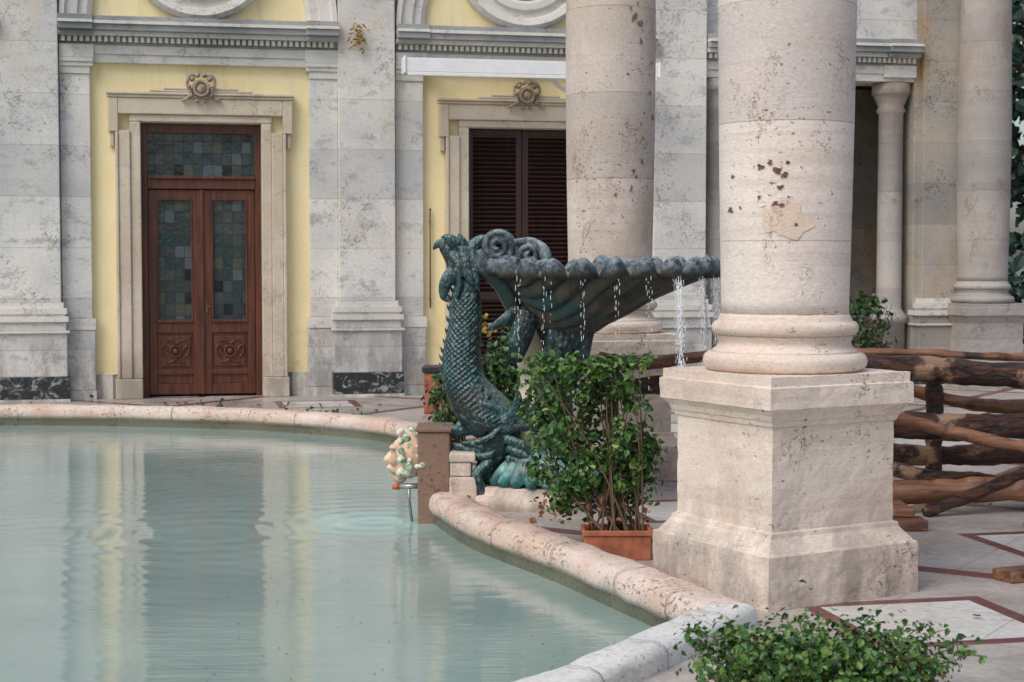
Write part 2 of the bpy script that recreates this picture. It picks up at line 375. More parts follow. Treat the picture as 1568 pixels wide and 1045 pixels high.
# ------------------------------------------------------------------ columns
def zfill(pr,step=.03):
    out=[pr[0]]
    for a,b in zip(pr,pr[1:]):
        L_=math.hypot(b[0]-a[0],b[1]-a[1]); k=max(1,int(L_/step))
        for i in range(1,k+1): out.append((a[0]+(b[0]-a[0])*i/k,a[1]+(b[1]-a[1])*i/k))
    return out
def rs0(z): return .328+.027*math.sin(min(1,(z-1.43)/2.0)*math.pi/2)
def column(name,cx,cy,rot,mat,pm,h=6.0):
    e=empty(name,(cx,cy,0),rot); mt=Matrix()
    mb=MB()
    mb.sqlathe(zfill([(.487,0),(.487,.262),(.480,.27),(.470,.272),(.462,.285),(.43,.325),(.418,.34),(.414,.362),(.395,.368),(.395,.883),(.405,.888),(.412,.912),(.420,.918),(.430,.945),(.455,.972),(.464,.978),(.464,1.083),(.452,1.088),(.452,1.135)]),mt)
    mb.done('pedestal',pm,e,erode=.013)
    mb=MB()
    pr=[(.40,1.128)]
    for k in range(9):
        a=-math.pi/2+math.pi*k/8; pr.append((.378+.045*math.cos(a),1.185+.048*math.sin(a)))
    pr+=[(.380,1.235),(.370,1.245),(.345,1.262),(.340,1.285),(.350,1.305),(.355,1.318)]
    for k in range(7):
        a=-math.pi/2+math.pi*k/6; pr.append((.350+.028*math.cos(a),1.355+.036*math.sin(a)))
    pr+=[(.348,1.392),(.342,1.41),(.330,1.43)]
    mb.lathe(pr,0,0,96); mb.done('base_moulding',pm,e,erode=.008)
    mb=MB(); pr=[(.329,1.43)]+[(rs0(z)-max(0,z-3.6)*.016,z) for z in [1.5+.3*i for i in range(int((h-1.5)/.3)+1)]]
    mb.lathe(zfill(pr,.06),0,0,96); mb.done('shaft',mat,e,erode=.004)
    mb=MB(); mb.lathe([(.31,h-.3),(.36,h-.28),(.34,h-.22),(.42,h-.08),(.42,h-.02)],0,0,48); mb.sqlathe([(.46,h-.02),(.46,h+.12)],mt)
    mb.done('capital',pm,e)
    return e
c1=column('stone_column',1.420,8.50,R(30),M['col'],M['ped'])
c2=column('stone_column',.780,13.0,R(10),M['col2'],M['ped'])
c3=column('stone_column',6.376,22.15,R(12),M['col3'],M['col3'])
def rs(z): return rs0(z)+.004
def cyl(a,z,r=.3605): return Vector((r*math.cos(a),r*math.sin(a),z))
def mark(mb,A,z,sx,sz,sd,off=0.0,n_=18,rough_=.45):
    cv=mb.bm.verts.new(cyl(A,z,rs(z)+off)); vv=[]
    for k in range(n_):
        t=2*math.pi*k/n_; rr=1+rough_*noise.noise(Vector((math.cos(t)*1.6,math.sin(t)*1.6,sd)))*2
        zz=z+sz*rr*math.sin(t)
        vv.append(mb.bm.verts.new(cyl(A+sx*rr*math.cos(t)/.36,zz,rs(zz)+off)))
    for k in range(n_): mb.face([cv,vv[k],vv[(k+1)%n_]],True)
mb=MB(); mark(mb,R(-136),1.92,.115,.080,3.3); mark(mb,R(-122),1.88,.10,.065,5.1,.0006); mb.done('mortar_patch',stone('mortar_patch',(.76,.62,.50),(.70,.56,.45),0,.70,(.3,.2,.15)),c1)
mb=MB()
for i,(a,z,s_) in enumerate([(-122,2.19,.014),(-117,2.15,.022),(-111,2.13,.020),(-108,2.19,.011),(-114,2.07,.016),(-131,2.17,.016),(-132,2.02,.012),(-113,1.98,.013),(-118,1.99,.015),(-160,2.13,.012),(-163,1.96,.019),(-151,1.97,.008),(-107,2.02,.007),(-101,1.88,.010)]):
    mark(mb,R(a-20),z,s_*1.1,s_*.7,i*1.7,.001,14,.6)
mb.done('chipped_scars',simple('chip_scar',(.15,.075,.052),.95,.6,60),c1)
mb=MB()
for i in range(60):
    q=random.random()
    mark(mb,R(random.gauss(-62,16)),random.uniform(2.1,4.6),.006+.016*q*q,.006+.026*q*q,i*2.3,.001,12,.7)
mb.done('weather_scars',simple('weather_scar',(.22,.14,.10),.95,.5,60),c2)

# ------------------------------------------------------------------ building
TH=R(12)
B=empty('spa_building',(-1.864,20.8,0),TH)
pil=MB();trim=MB();cor=MB();yel=MB();fr=MB();mar=MB();wal=MB()
def main_pil(c,h=.355,top=8.0,y=-.22,P=None):
    P=P or pil
    P.box(c-h,c+h,y,.02,1.20,top)
    trim.box(c-h-.03,c+h+.03,y-.03,.01,1.13,1.20)
    trim.box(c-h-.07,c+h+.07,y-.07,.01,1.06,1.13); trim.box(c-h-.05,c+h+.05,y-.05,.012,1.03,1.06)
    trim.box(c-h-.09,c+h+.09,y-.09,.01,.965,1.03); P.box(c-h-.06,c+h+.06,y-.06,.012,.86,.965)
    trim.box(c-h-.10,c+h+.10,y-.10,.01,.83,.86)
    P.box(c-h-.07,c+h+.07,y-.07,.012,.30,.83); mar.box(c-h-.09,c+h+.09,y-.09,.014,.03,.30)
    trim.box(c-h-.10,c+h+.10,y-.10,.016,0,.03)
def strip(x0,x1,s,top=4.12):
    a,b=x0,x1
    pil.box(a,b,-.10,.018,1.0,top-.14)
    e=.04; l=a-(e if s<0 else 0); r=b+(e if s>0 else 0)
    trim.box(l,r,-.14,.016,top-.05,top+.0); trim.box(a,b,-.12,.017,top-.14,top-.05)
    trim.box(l,r,-.16,.016,top+.002,top+.05)
    trim.box(l,r,-.13,.016,.86,.998); pil.box(l+.01 if s<0 else l,r-.01 if s>0 else r,-.12,.015,.12,.858); trim.box(l,r,-.135,.016,0,.118)
def entab(x0,x1):
    trim.box(x0,x1,-.09,.02,4.122,4.22); trim.box(x0,x1,-.11,.021,4.222,4.33); cor.box(x0,x1,-.13,.02,4.332,4.36)
    x=x0+.03
    while x<x1-.04: trim.box(x,x+.042,-.19,.02,4.362,4.425); x+=.072
    cor.box(x0,x1,-.15,.019,4.361,4.43)
    trim.box(x0,x1,-.24,.02,4.432,4.485); cor.box(x0,x1,-.31,.021,4.487,4.56); trim.box(x0,x1,-.34,.022,4.562,4.60);cor.box(x0,x1,-.30,.023,4.602,4.66)
def ress(x0,x1):
    trim.box(x0,x1,-.15,-.02,4.174,4.33); cor.box(x0,x1,-.30,-.021,4.434,4.484);cor.box(x0,x1,-.37,-.021,4.489,4.559);trim.box(x0,x1,-.40,-.022,4.563,4.599);cor.box(x0,x1,-.36,-.02,4.604,4.664)
def cartouche(mb,c,z):
    k=.62
    mb.blob(Vector((c,-.17,z)),(.13*k,.07,.16*k)); mb.ring(c,z,[(.10*k,-.16),(.12*k,-.24),(.16*k,-.24),(.18*k,-.14)],seg=24)
    for sx in(-1,1):
        for (dx,dz,r) in((.17,.19,.06),(.20,-.14,.05),(.23,.04,.045),(.08,-.25,.04),(.07,.26,.055)):
            mb.blob(Vector((c+sx*dx*k,-.17,z+dz*k)),(r*k,.05,r*k),sub=2)
        mb.tube(crom([(c+sx*.05*k,-.18,z+.27*k),(c+sx*.22*k,-.19,z+.24*k),(c+sx*.27*k,-.18,z+.08*k),(c+sx*.2*k,-.18,z-.05*k),(c+sx*.26*k,-.17,z-.19*k),(c+sx*.38*k,-.16,z-.24*k)],5),[.020]*26)
carv=MB()
def bay(c,kind):
    hw=1.33; ow=.735; top=3.41
    wal.box(c-1.70,c-ow,0.03,.6,0,4.66);wal.box(c+ow,c+1.70,0.03,.6,0,4.66);wal.box(c-ow,c+ow,0.03,.6,top,4.66)
    yel.box(c-hw,c-ow-.02,0,.03,.30,4.122);yel.box(c+ow+.02,c+hw,0,.03,.30,4.122);yel.box(c-ow-.02,c+ow+.02,0,.03,top,4.122)
    trim.box(c-hw,c-1.1,-.02,.03,0,.30);trim.box(c+1.1,c+hw,-.02,.03,0,.30)
    strip(c-1.685,c-hw,1);strip(c+hw,c+1.685,-1)
    entab(c-1.685,c+1.685); ress(c-1.685,c-1.28); ress(c+1.28,c+1.685)
    for sx in(-1,1):
        def bx(a,b,y0,y1,z0,z1):
            a,b=sorted((c+sx*a,c+sx*b)); fr.box(a,b,y0,y1,z0,z1)
        bx(ow,.86,-.09,.20,.25,3.41); bx(.86,1.0,-.12,.0,.25,3.30); bx(1.0,1.04,-.14,.0,.25,3.28)
        bx(ow,1.06,-.15,.19,0,.248)
        bx(1.0,1.12,-.13,.0,3.282,3.70); bx(1.05,1.10,-.10,.0,3.1,3.28)
    fr.box(c-ow-.13,c+ow+.13,-.092,.19,3.412,3.50); fr.box(c-1.0,c+1.0,-.125,.0,3.502,3.70)
    fr.box(c-1.13,c+1.13,-.145,.0,3.702,3.735); fr.box(c-1.14,c+1.14,-.165,.0,3.737,3.77)
    for (w_,z0,z1) in((.62,3.772,3.80),(.45,3.802,3.83)): fr.box(c-w_,c+w_,-.16,.0,z0,z1)
    cartouche(carv,c,3.82)
    wal.box(c-2.05,c+2.05,.03,.6,4.662,8.0)
    v=[yel.bm.verts.new((c+1.36*math.cos(math.pi*k/40),.02,4.662+1.45*math.sin(math.pi*k/40))) for k in range(41)]
    yel.face(v)
    tr_=[(1.30,.02),(1.30,-.05),(1.36,-.09),(1.46,-.09),(1.47,-.13),(1.60,-.14),(1.62,-.18),(1.68,-.18),(1.69,.03)]
    trim.ring(c,4.67,tr_,0,math.pi,48)
    trim.ring(c,5.60,[(.56,.03),(.56,-.06),(.60,-.10),(.68,-.10),(.70,-.05),(.78,-.05),(.80,-.12),(.88,-.14),(.93,-.08),(.94,.03)])
    gl=MB(); gl.face([gl.bm.verts.new((c+.57*math.cos(math.pi*k/16),.01,5.6+.57*math.sin(math.pi*k/16))) for k in range(32)]); gl.done('oculus_glass',M['dglass'],B)
bays=[(-6.14,'w'),(-2.04,'d'),(2.06,'w'),(-10.24,'d')]
for c,kd in bays: bay(c,kd)
for c in(-12.29,-8.19,-4.09,0.0,4.11): main_pil(c)
trim.box(-12.8,9.0,-.45,.6,6.9,7.1); cor.box(-12.8,9.0,-.55,.6,7.102,7.25)
oldp=MB()
entab(4.48,7.46); ress(7.0,7.46); trim.box(4.48,7.46,-.05,.5,4.12,4.121)
wal.box(4.16,8.95,.03,.6,4.665,8.0)
main_pil(7.90,.36,P=oldp); oldp.box(8.28,8.42,-.14,.5,0,6.9); oldp.box(8.42,8.70,-.05,.5,0,6.9)
oldp.box(7.46,7.56,-.1,.6,0,4.66)
old=MB(); old.box(5.35,6.32,2.6,2.9,0,5.5); old.box(6.88,8.9,2.6,2.9,0,5.5); old.box(6.32,6.88,2.6,2.9,3.2,5.5); old.box(8.6,8.9,.6,2.6,0,5.5); old.box(4.3,4.47,.03,5.0,0,5.5)
old.box(5.9,6.2,2.45,2.6,0,4.3);old.box(6.95,7.25,2.45,2.6,0,4.3)
old.done('passage_walls',M['old'],B,bevel=.01); oldp.done('stained_pilaster',M['old'],B,bevel=.01)
dk=MB(); dk.box(4.3,8.9,.61,5.0,4.3,4.6); dk.box(6.32,6.88,2.85,2.88,0,3.2); dk.done('passage_ceiling_dark_doorway',M['dark'],B)  # dark ceiling, plus a dark sheet standing for shade through the doorway
sm=MB()
for x in (4.72,7.22):
    sm.lathe([(.22,0),(.22,.85),(.25,.86),(.25,.95),(.2,1.0),(.17,1.06),(.165,3.7),(.20,3.74),(.17,3.8),(.24,3.95),(.26,3.97),(.26,4.11)],x,.12,24)
sm.done('passage_columns',M['col3'],B)
wal.done('walls',M['pil'],B);pil.done('pilasters',M['pil'],B,bevel=.008);trim.done('mouldings',M['trim'],B,bevel=.006)
cor.done('cornice',M['cornice'],B,bevel=.006);yel.done('yellow_wall_panels',M['yellow'],B);fr.done('opening_frames',M['frame'],B,bevel=.012)
mar.done('marble_plinths',M['marble'],B,bevel=.005);carv.done('carved_cartouches',simple('carved_stone',(.34,.27,.20),.8,.4,14),B)
def door(c):
    d=MB(); gl=MB(); cv=MB(); y=.12
    d.box(c-.735,c-.66,y-.02,y+.1,0,3.41);d.box(c+.66,c+.735,y-.02,y+.1,0,3.41);d.box(c-.66,c+.66,y-.02,y+.1,3.29,3.41)
    d.box(c-.66,c+.66,y-.03,y+.1,2.60,2.72);d.box(c-.66,c+.66,y-.06,y+.1,2.722,2.76)
    gl.box(c-.66,c+.66,y+.03,y+.04,2.76,3.29)
    for sx in(-1,1):
        def bx(mb,a,b,y0,y1,z0,z1):
            a,b=sorted((c+sx*a,c+sx*b)); mb.box(a,b,y0,y1,z0,z1)
        bx(d,.008,.115,y,y+.07,.03,2.59);bx(d,.56,.655,y,y+.07,.03,2.59)
        for z0,z1 in((.03,.16),(.28,.34),(.80,.93),(2.48,2.59)): bx(d,.115,.56,y+.002,y+.069,z0,z1)
        bx(d,.115,.56,y+.03,y+.06,.16,.80); bx(d,.15,.525,y+.012,y+.03,.38,.76)
        bx(d,.115,.56,y-.02,y+.02,.93,.97)
        bx(gl,.115,.56,y+.035,y+.045,.97,2.48)
        bx(d,.115,.135,y-.008,y+.03,.97,2.48);bx(d,.54,.56,y-.008,y+.03,.97,2.48);bx(d,.135,.54,y-.008,y+.03,2.46,2.48)
        cc=c+sx*.337
        cv.ring(cc,.57,[(.05,y+.012),(.06,y-.015),(.08,y-.015),(.09,y+.012)],seg=20)
        cv.blob(Vector((cc,y,.57)),(.04,.025,.04))
        for q in(-1,1):
            cv.tube(crom([(cc+q*.09,y,.57),(cc+q*.13,y,.64),(cc+q*.17,y,.62),(cc+q*.16,y,.55),(cc+q*.12,y,.50)],4),[.012]*17,8)
            cv.tube(crom([(cc,y,.57+q*.09),(cc+.05,y,.57+q*.13),(cc+.12,y,.57+q*.14)],4),[.010]*9,8)
            cv.tube(crom([(cc,y,.57+q*.09),(cc-.05,y,.57+q*.13),(cc-.12,y,.57+q*.14)],4),[.010]*9,8)
    d.box(c-.02,c+.02,y-.025,y+.0,.03,2.59)
    d.done('door_leaves',M['wood'],B,bevel=.006);gl.done('door_stained_glass',M['glass'],B);cv.done('door_carving',M['wood'],B)
    h=MB(); h.box(c+.04,c+.065,y-.012,y,1.05,1.17); h.tube([(c+.053,y-.01,1.13),(c+.053,y-.05,1.13),(c+.12,y-.05,1.13)],[.007]*3,8); h.done('door_handle',M['brass'],B)
    bk=MB(); bk.box(c-.8,c+.8,y+.12,y+.14,0,3.5); bk.done('door_backing',M['dark'],B)
door(-2.04);door(-10.24)
def shutter(c):
    d=MB(); y=.10
    for sx in(-1,1):
        def bx(a,b,y0,y1,z0,z1):
            a,b=sorted((c+sx*a,c+sx*b)); d.box(a,b,y0,y1,z0,z1)
        bx(.006,.08,y,y+.05,.12,3.40);bx(.65,.73,y,y+.05,.12,3.40)
        for z0,z1 in((.12,.3),(1.2,1.3),(3.30,3.40)): bx(.08,.65,y+.001,y+.049,z0,z1)
        z=.32
        while z<3.28:
            if not(1.18<z<1.3):
                mt=Matrix.Translation((c+sx*.365,y+.025,z+.03))@Matrix.Rotation(R(-40),4,'X')
                d.box(-.285,.285,-.032,.032,-.006,.006,mt)
            z+=.058
    d.done('louvered_shutters',M['shut'],B); bk=MB(); bk.box(c-.8,c+.8,y+.07,y+.09,0,3.5); bk.done('shutter_backing',M['dark'],B)
    s=MB(); s.box(c-.73,c+.73,-.05,.2,0,.12); s.done('threshold',M['trim'],B,bevel=.01)
shutter(2.06);shutter(-6.14)
A=empty('roller_awning',(-1.864,20.8,0),TH)
a=MB(); a.box(.42,3.66,-.72,-.50,4.03,4.20); a.box(.40,.42,-.74,-.48,4.01,4.22);a.box(3.66,3.68,-.74,-.48,4.01,4.22); a.box(.44,3.64,-.735,-.72,3.98,4.026)
a.done('cassette',M['white'],A,bevel=.015)
a=MB()
for x in(.8,2.06,3.3): a.box(x-.03,x+.03,-.5,-.1,4.08,4.13)
a.done('brackets',M['steel'],A)
a=MB(); a.tube(crom([(2.25,-.6,4.0),(2.5,-.5,3.86),(2.9,-.4,3.80)],5),[.025]*11,8); a.done('folding_arm',M['white'],A)
rd=empty('wall_rod',(-1.864,20.8,0),TH); a=MB(); a.tube([(.825,-.05,1.1),(.825,-.05,2.35)],[.010,.010],8); a.blob(Vector((.825,-.05,2.36)),(.016,.016,.016)); a.box(.815,.835,-.05,0,1.2,1.22);a.box(.815,.835,-.05,0,2.2,2.22); a.done('rod',M['brass'],rd)
pts=[(Vector((-1.864,20.8,0))+Matrix.Rotation(TH,3,'Z')@Vector((-.12+random.gauss(0,.05),-.27-abs(random.gauss(0,.03)),4.5+random.gauss(0,.08))),(0,-1,.3)) for _ in range(60)]
leaves('wall_weed',pts,.07,M['leafg'],None,.35)

# ------------------------------------------------------------------ fountain
F=empty('shell_fountain')
mb=MB()
mb.box(-.655,-.43,11.25,11.62,-.3,.515);mb.done('mask_pier',M['brown'],F,bevel=.01)
mb=MB(); mb.box(-.67,-.415,11.235,11.635,.517,.55); mb.done('pier_cap',M['brown'],F,bevel=.01)
mb=MB(); mb.box(-.43,-.24,11.12,11.5,-.02,.22);mb.box(-.425,-.28,11.14,11.48,.222,.32);mb.box(-.43,-.25,11.13,11.49,.322,.385); mb.done('stepped_block',M['ped'],F,bevel=.012)
mb=MB()
bm=mb.bm
rows=[]
for (k,z) in((1.0,0),(1.03,.04),(1.0,.09),(.9,.10),(.88,.14),(.86,.15)):
    rows.append([bm.verts.new((.12+.47*k*math.cos(t*math.pi/24),11.35+.36*k*math.sin(t*math.pi/24),z)) for t in range(48)])
for a_,b_ in zip(rows,rows[1:]):
    for i in range(48): mb.face([a_[i],a_[(i+1)%48],b_[(i+1)%48],b_[i]],True)
mb.face(rows[-1]); mb.done('oval_base',M['ped'],F)
def dolphin(name,ox,oy,ang):
    mt=Matrix.Translation((ox,oy,0))@Matrix.Rotation(ang,4,'Z')
    mb=MB()
    ch=[(-.29,1.62,.06),(-.315,1.47,.096),(-.325,1.25,.112),(-.348,1.04,.130),(-.32,.84,.148),(-.21,.67,.180),(-.09,.55,.160),(-.12,.37,.10),(-.18,.24,.07),(-.07,.14,.06)]
    P=crom([(a,0,b) for a,b,_ in ch],6); Q=crom([(r,0,0) for *_,r in ch],6)
    mb.tube([tuple(p) for p in P],[q.x for q in Q],16)
    def T(pts,rr,fl=1.0): mb.tube(crom(pts,5),[max(.006,x.x) for x in crom([(r,0,0) for r in rr],5)],12,fl)
    T([(-.16,0,.63),(-.28,0,.57),(-.38,0,.53),(-.43,0,.55)],[.12,.080,.050,.020])
    T([(-.36,0,.52),(-.43,0,.52),(-.47,0,.57)],[.04,.028,.010])
    T([(-.10,0,.40),(-.24,-.02,.385),(-.37,0,.41),(-.41,0,.44)],[.075,.045,.03,.012])
    T([(-.30,-.05,.36),(-.22,-.10,.35),(-.12,-.13,.38)],[.020,.030,.02])
    T([(-.14,-.1,.33),(-.24,-.14,.23),(-.20,-.13,.12),(-.10,-.13,.10),(-.08,-.14,.17)],[.03,.042,.042,.028,.012])
    T([(-.02,-.10,.36),(.04,-.15,.24),(-.02,-.15,.13),(-.09,-.14,.10)],[.035,.045,.035,.02])
    T([(-.34,-.03,.44),(-.25,-.10,.45),(-.14,-.155,.50),(-.08,-.16,.56)],[.012,.020,.022,.010])
    for sy in(-1,1):
        mb.blob(Vector((-.24,sy*.135,.655)),(.036,.028,.036)); T([(-.33,sy*.08,.66),(-.25,sy*.14,.715),(-.15,sy*.16,.71),(-.10,sy*.16,.66)],[.015,.026,.024,.010])
        for q in range(5):
            an=R(-5+q*22)
            T([(-.10,sy*.14,.56),(.02+.06*math.cos(an),sy*.18,.58+.1*math.sin(an)),(.02+.20*math.cos(an),sy*.23,.58+.22*math.sin(an)),(.02+.25*math.cos(an+.2),sy*.22,.58+.26*math.sin(an+.2))],[.045,.036,.018,.006],.5)
        for q in range(4):
            T([(-.05+.02*q,sy*.13,.48-.06*q),(.08,sy*.18,.44-.07*q),(.16,sy*.19,.36-.07*q)],[.035,.03,.008],.6)
    mb.blob(Vector((-.345,0,1.67)),(.115,.085,.17))
    T([(-.34,0,1.66),(-.43,0,1.77),(-.50,0,1.82),(-.545,0,1.78)],[.10,.065,.035,.008],.7)
    T([(-.33,0,1.72),(-.39,-.04,1.82),(-.45,-.05,1.865),(-.49,-.05,1.86)],[.07,.05,.025,.006],.7)
    T([(-.33,0,1.74),(-.34,-.02,1.83),(-.37,-.03,1.89)],[.06,.035,.008],.7)
    T([(-.30,0,1.70),(-.26,0,1.80),(-.20,0,1.85),(-.15,0,1.83)],[.08,.055,.035,.008],.7)
    T([(-.37,-.03,1.64),(-.45,-.05,1.56),(-.47,-.05,1.46),(-.43,-.06,1.42)],[.07,.05,.03,.008],.6)
    T([(-.34,-.07,1.80),(-.32,-.10,1.68),(-.28,-.12,1.57),(-.22,-.11,1.53)],[.03,.04,.03,.008],.7)
    T([(-.42,-.05,1.76),(-.37,-.085,1.66),(-.36,-.10,1.52),(-.38,-.11,1.44)],[.02,.028,.022,.008])
    T([(-.28,-.07,1.76),(-.24,-.10,1.64),(-.24,-.115,1.50)],[.02,.028,.008])
    for i in range(5,len(P)-26,2):
        p=P[i]; r=Q[i].x; tg=(P[i+1]-P[i-1]).normalized(); nn=Vector((-abs(tg.z),0,-tg.x*(-1 if tg.z<0 else 1))).normalized()
        b0=p+nn*r*.85; T([tuple(b0),tuple(b0+nn*.025-tg*.01),tuple(b0+nn*.045-tg*.045)],[.020,.014,.005],.6)
        q0=p+Vector((r*.60,-r*.76,0)); T([tuple(q0),tuple(q0+Vector((.012,-.022,.02))),tuple(q0+Vector((.014,-.026,.045)))],[.015,.011,.005],.8)
    # low overlapping scales, finer and flatter, in staggered rows
    fine=crom([tuple(p) for p in P[6:-20]],2); fq=crom([(q.x,0,0) for q in Q[6:-20]],2)
    for i in range(len(fine)):
        p=fine[i]; r=fq[i].x
        for k in range(18):
            a_=2*math.pi*(k+(.5 if i%2 else 0))/18
            mb.blob(Vector((p.x+r*.955*math.cos(a_),r*.955*math.sin(a_),p.z)),(.0155,.0155,.0125),sub=1)
    for v in mb.bm.verts: v.co=mt@v.co
    return mb.done(name,M['bronze'],F,remesh=.0055)
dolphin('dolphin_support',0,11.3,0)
mb=MB()
def TT(pts,rr,fl=1.0): mb.tube(crom(pts,5),[max(.006,x.x) for x in crom([(r,0,0) for r in rr],5)],12,fl)
TT([(.30,11.35,.15),(.34,11.35,.6),(.30,11.35,1.0),(.26,11.32,1.3)],[.10,.09,.10,.14])
TT([(.22,11.2,.75),(.40,11.15,.95),(.47,11.12,1.2),(.55,11.1,1.36),(.61,11.1,1.33)],[.06,.09,.09,.05,.01],.6)
TT([(.22,11.15,.95),(.30,11.08,1.10),(.30,11.05,1.30)],[.05,.08,.05],.6)
TT([(.02,11.2,1.02),(.06,11.1,1.18),(.12,11.1,1.36)],[.05,.08,.08],.7)
TT([(-.18,11.22,1.22),(-.05,11.18,1.30),(.05,11.2,1.38)],[.015,.04,.05],.7)
for q in range(5): TT([(.28+.05*q,11.06,.95+.05*q),(.33+.045*q,11.03,1.12+.04*q),(.34+.06*q,11.03,1.28+.02*q)],[.014,.018,.006])
mb.done('acanthus_support',M['bronze'],F,remesh=.008)
mb=MB()
for k in range(9):
    a_=R(200+k*17)
    mb.tube(crom([(.25,11.3,.45),(.25+.2*math.cos(a_),11.3+.2*math.sin(a_),.33),(.25+.42*math.cos(a_),11.3+.3*math.sin(a_),.16)],4),[.05,.055,.06,.065,.07,.07,.065,.05,.03],10,.6)
mb.done('leaf_basin',M['teal'],F,remesh=.012)
mb=MB(); mb.lathe([(.16,.15),(.17,.2),(.12,.26),(.09,.36),(.11,.5),(.13,.62),(.10,.75),(.07,.85),(.08,.95),(.11,1.02),(.125,1.10),(.11,1.2),(.10,1.3)],.13,11.35,32); mb.done('baluster',M['frame'],F)
# shell
mb=MB(); NR=23; SUBR=12; NA=NR*SUBR; NT=30
Hx,Hy=-.12,11.3; Cx,Cy,Rr=.61,11.3,.68
Dp=[(-.3,.5),(-.1,.60),(.22,.62),(.42,.50),(.63,.34),(.95,.20),(1.4,.10)]
def Di(x):
    for (a,u),(b,w_) in zip(Dp,Dp[1:]):
        if x<=b: return u+(w_-u)*max(0,(x-a))/(b-a)
    return Dp[-1][1]
ZR=1.635
rows=[]
for i in range(NA):
    al=2*math.pi*i/NA; row=[]
    ex,ey=Cx+Rr*math.cos(al),Cy+Rr*math.sin(al)*1.02
    rb=abs(math.sin(al*NR/2))
    out=Vector((ex-Cx,ey-Cy,0)).normalized()
    for j in range(NT+1):
        t=.02+.98*j/NT
        x=Hx+(ex-Hx)*t; y=Hy+(ey-Hy)*t
        rho=min(1,math.hypot(x-Cx,y-Cy)/Rr)
        z=ZR-Di(x)*(1-rho**2.1)
        bul=.060*t**.8*rb
        row.append(mb.bm.verts.new((x+out.x*bul*.6,y+out.y*bul*.6,z-bul*.75)))
    kk=int(al*NR/(2*math.pi)); wv=.018*noise.noise(Vector((kk*1.7,3.3,1)))
    sc_=1+.25*noise.noise(Vector((kk*2.9,1.1,4)))
    for (do,dz) in ((.020,.036),(.045,.076),(.080,.098),(.118,.088),(.145,.048),(.148,.0),(.130,-.045),(.098,-.040)):
        row.append(mb.bm.verts.new((ex+out.x*do*sc_*(.40+.60*rb),ey+out.y*do*sc_*(.40+.60*rb),ZR+wv+dz*sc_*(.25+.75*rb)-.035*(1-rb))))
    rows.append(row)
for i in range(NA):
    a_=rows[i];b_=rows[(i+1)%NA]
    for j in range(len(a_)-1): mb.face([a_[j],b_[j],b_[j+1],a_[j+1]],True)
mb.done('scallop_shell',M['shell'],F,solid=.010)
mb=MB()
def spiral(cx,cy,cz,r0,turns,rr,sgn=1,yy=.0):
    pts=[];rad=[]
    n_=int(turns*18)
    for k in range(n_+1):
        t=k/n_; a_=sgn*(t*turns*2*math.pi)+R(-60); r=r0*(1-t*.86); pts.append((cx+r*math.cos(a_),cy-yy*t,cz+r*math.sin(a_))); rad.append(rr*(1-.55*t))
    mb.tube(pts,rad,10,1.6)
spiral(-.10,11.10,1.80,.11,2.0,.034,1,.05); spiral(-.10,11.47,1.80,.115,2.0,.034,1)
spiral(.12,10.98,1.74,.080,1.6,.032,-1,.04)
mb.tube(crom([(.02,11.08,1.83),(.12,11.0,1.83),(.20,10.92,1.78),(.24,10.86,1.70)],5),[.02,.022,.024,.026,.03,.034,.036,.038,.04,.042,.044,.044,.042,.04,.036,.03],10)
mb.tube(crom([(-.04,11.12,1.70),(.05,11.02,1.67),(.16,10.92,1.66),(.26,10.80,1.66)],5),[.05]*16,10)
mb.tube(crom([(-.21,11.12,1.78),(-.17,11.12,1.66),(-.05,11.18,1.55),(.03,11.26,1.41)],5),[.035,.05,.06,.06,.065,.07,.07,.075,.08,.08,.085,.085,.09,.09,.09,.09],12)
mb.box(-.16,-.04,11.12,11.48,1.69,1.77)
mb.done('hinge_volutes',M['shell'],F,remesh=.007)
# falling water: thin broken streams from every lobe of the lip
mb=MB()
lobes=[(k+.5)*2*math.pi/NR for k in range(NR)]
front=[a for a in lobes if R(205)<a<R(358) or a<R(25)]
for q in range(150):
    k=front[q%len(front)] if q<3*len(front) else random.choice([a for a in front if a>R(300) or a<R(25)])
    if q<3*len(front) and random.random()<.25: continue
    ex,ey=Cx+(Rr+.13)*math.cos(k),Cy+(Rr+.13)*math.sin(k)
    jx=random.gauss(0,.016); z=1.60-random.uniform(0,.08); zend=random.choice([.5,.8,1.0,1.2])
    while z>zend:
        f=max(0,1.62-z); l=random.uniform(.004,.024); w_=random.uniform(.0014,.0026)
        mb.blob(Vector((ex+jx+math.cos(k)*.05*math.sqrt(f)+random.gauss(0,.004),ey+math.sin(k)*.06*math.sqrt(f),z)),(w_,w_,l),sub=1)
        z-=l+random.uniform(.008,.05)*(1+f)
mb.done('water_drips',M['drop'],F)
K=empty('carved_lion_mask'); K.parent=F
mb=MB(); mx,my,mz=-.72,11.42,.34
mb.blob(Vector((mx,my,mz)),(.13,.14,.17));mb.blob(Vector((mx-.10,my,mz-.02)),(.07,.05,.06));mb.blob(Vector((mx-.15,my,mz-.03)),(.035,.035,.03))
mb.blob(Vector((mx-.09,my,mz-.10)),(.06,.07,.04));mb.blob(Vector((mx-.07,my,mz-.16)),(.05,.06,.045))
for sy in(-1,1):
    mb.blob(Vector((mx-.10,my+sy*.06,mz-.03)),(.045,.04,.045));mb.blob(Vector((mx-.10,my+sy*.055,mz+.06)),(.04,.045,.022));mb.blob(Vector((mx-.115,my+sy*.05,mz+.03)),(.018,.02,.016))
mb.tube(crom([(mx-.07,my-.07,mz-.08),(mx-.14,my-.03,mz-.085),(mx-.14,my+.03,mz-.085),(mx-.07,my+.07,mz-.08)],4),[.014]*13,8)
mb.done('face',simple('mask_face_stone',(.66,.46,.32),.8,.35,14),K,remesh=.007)
mb=MB()
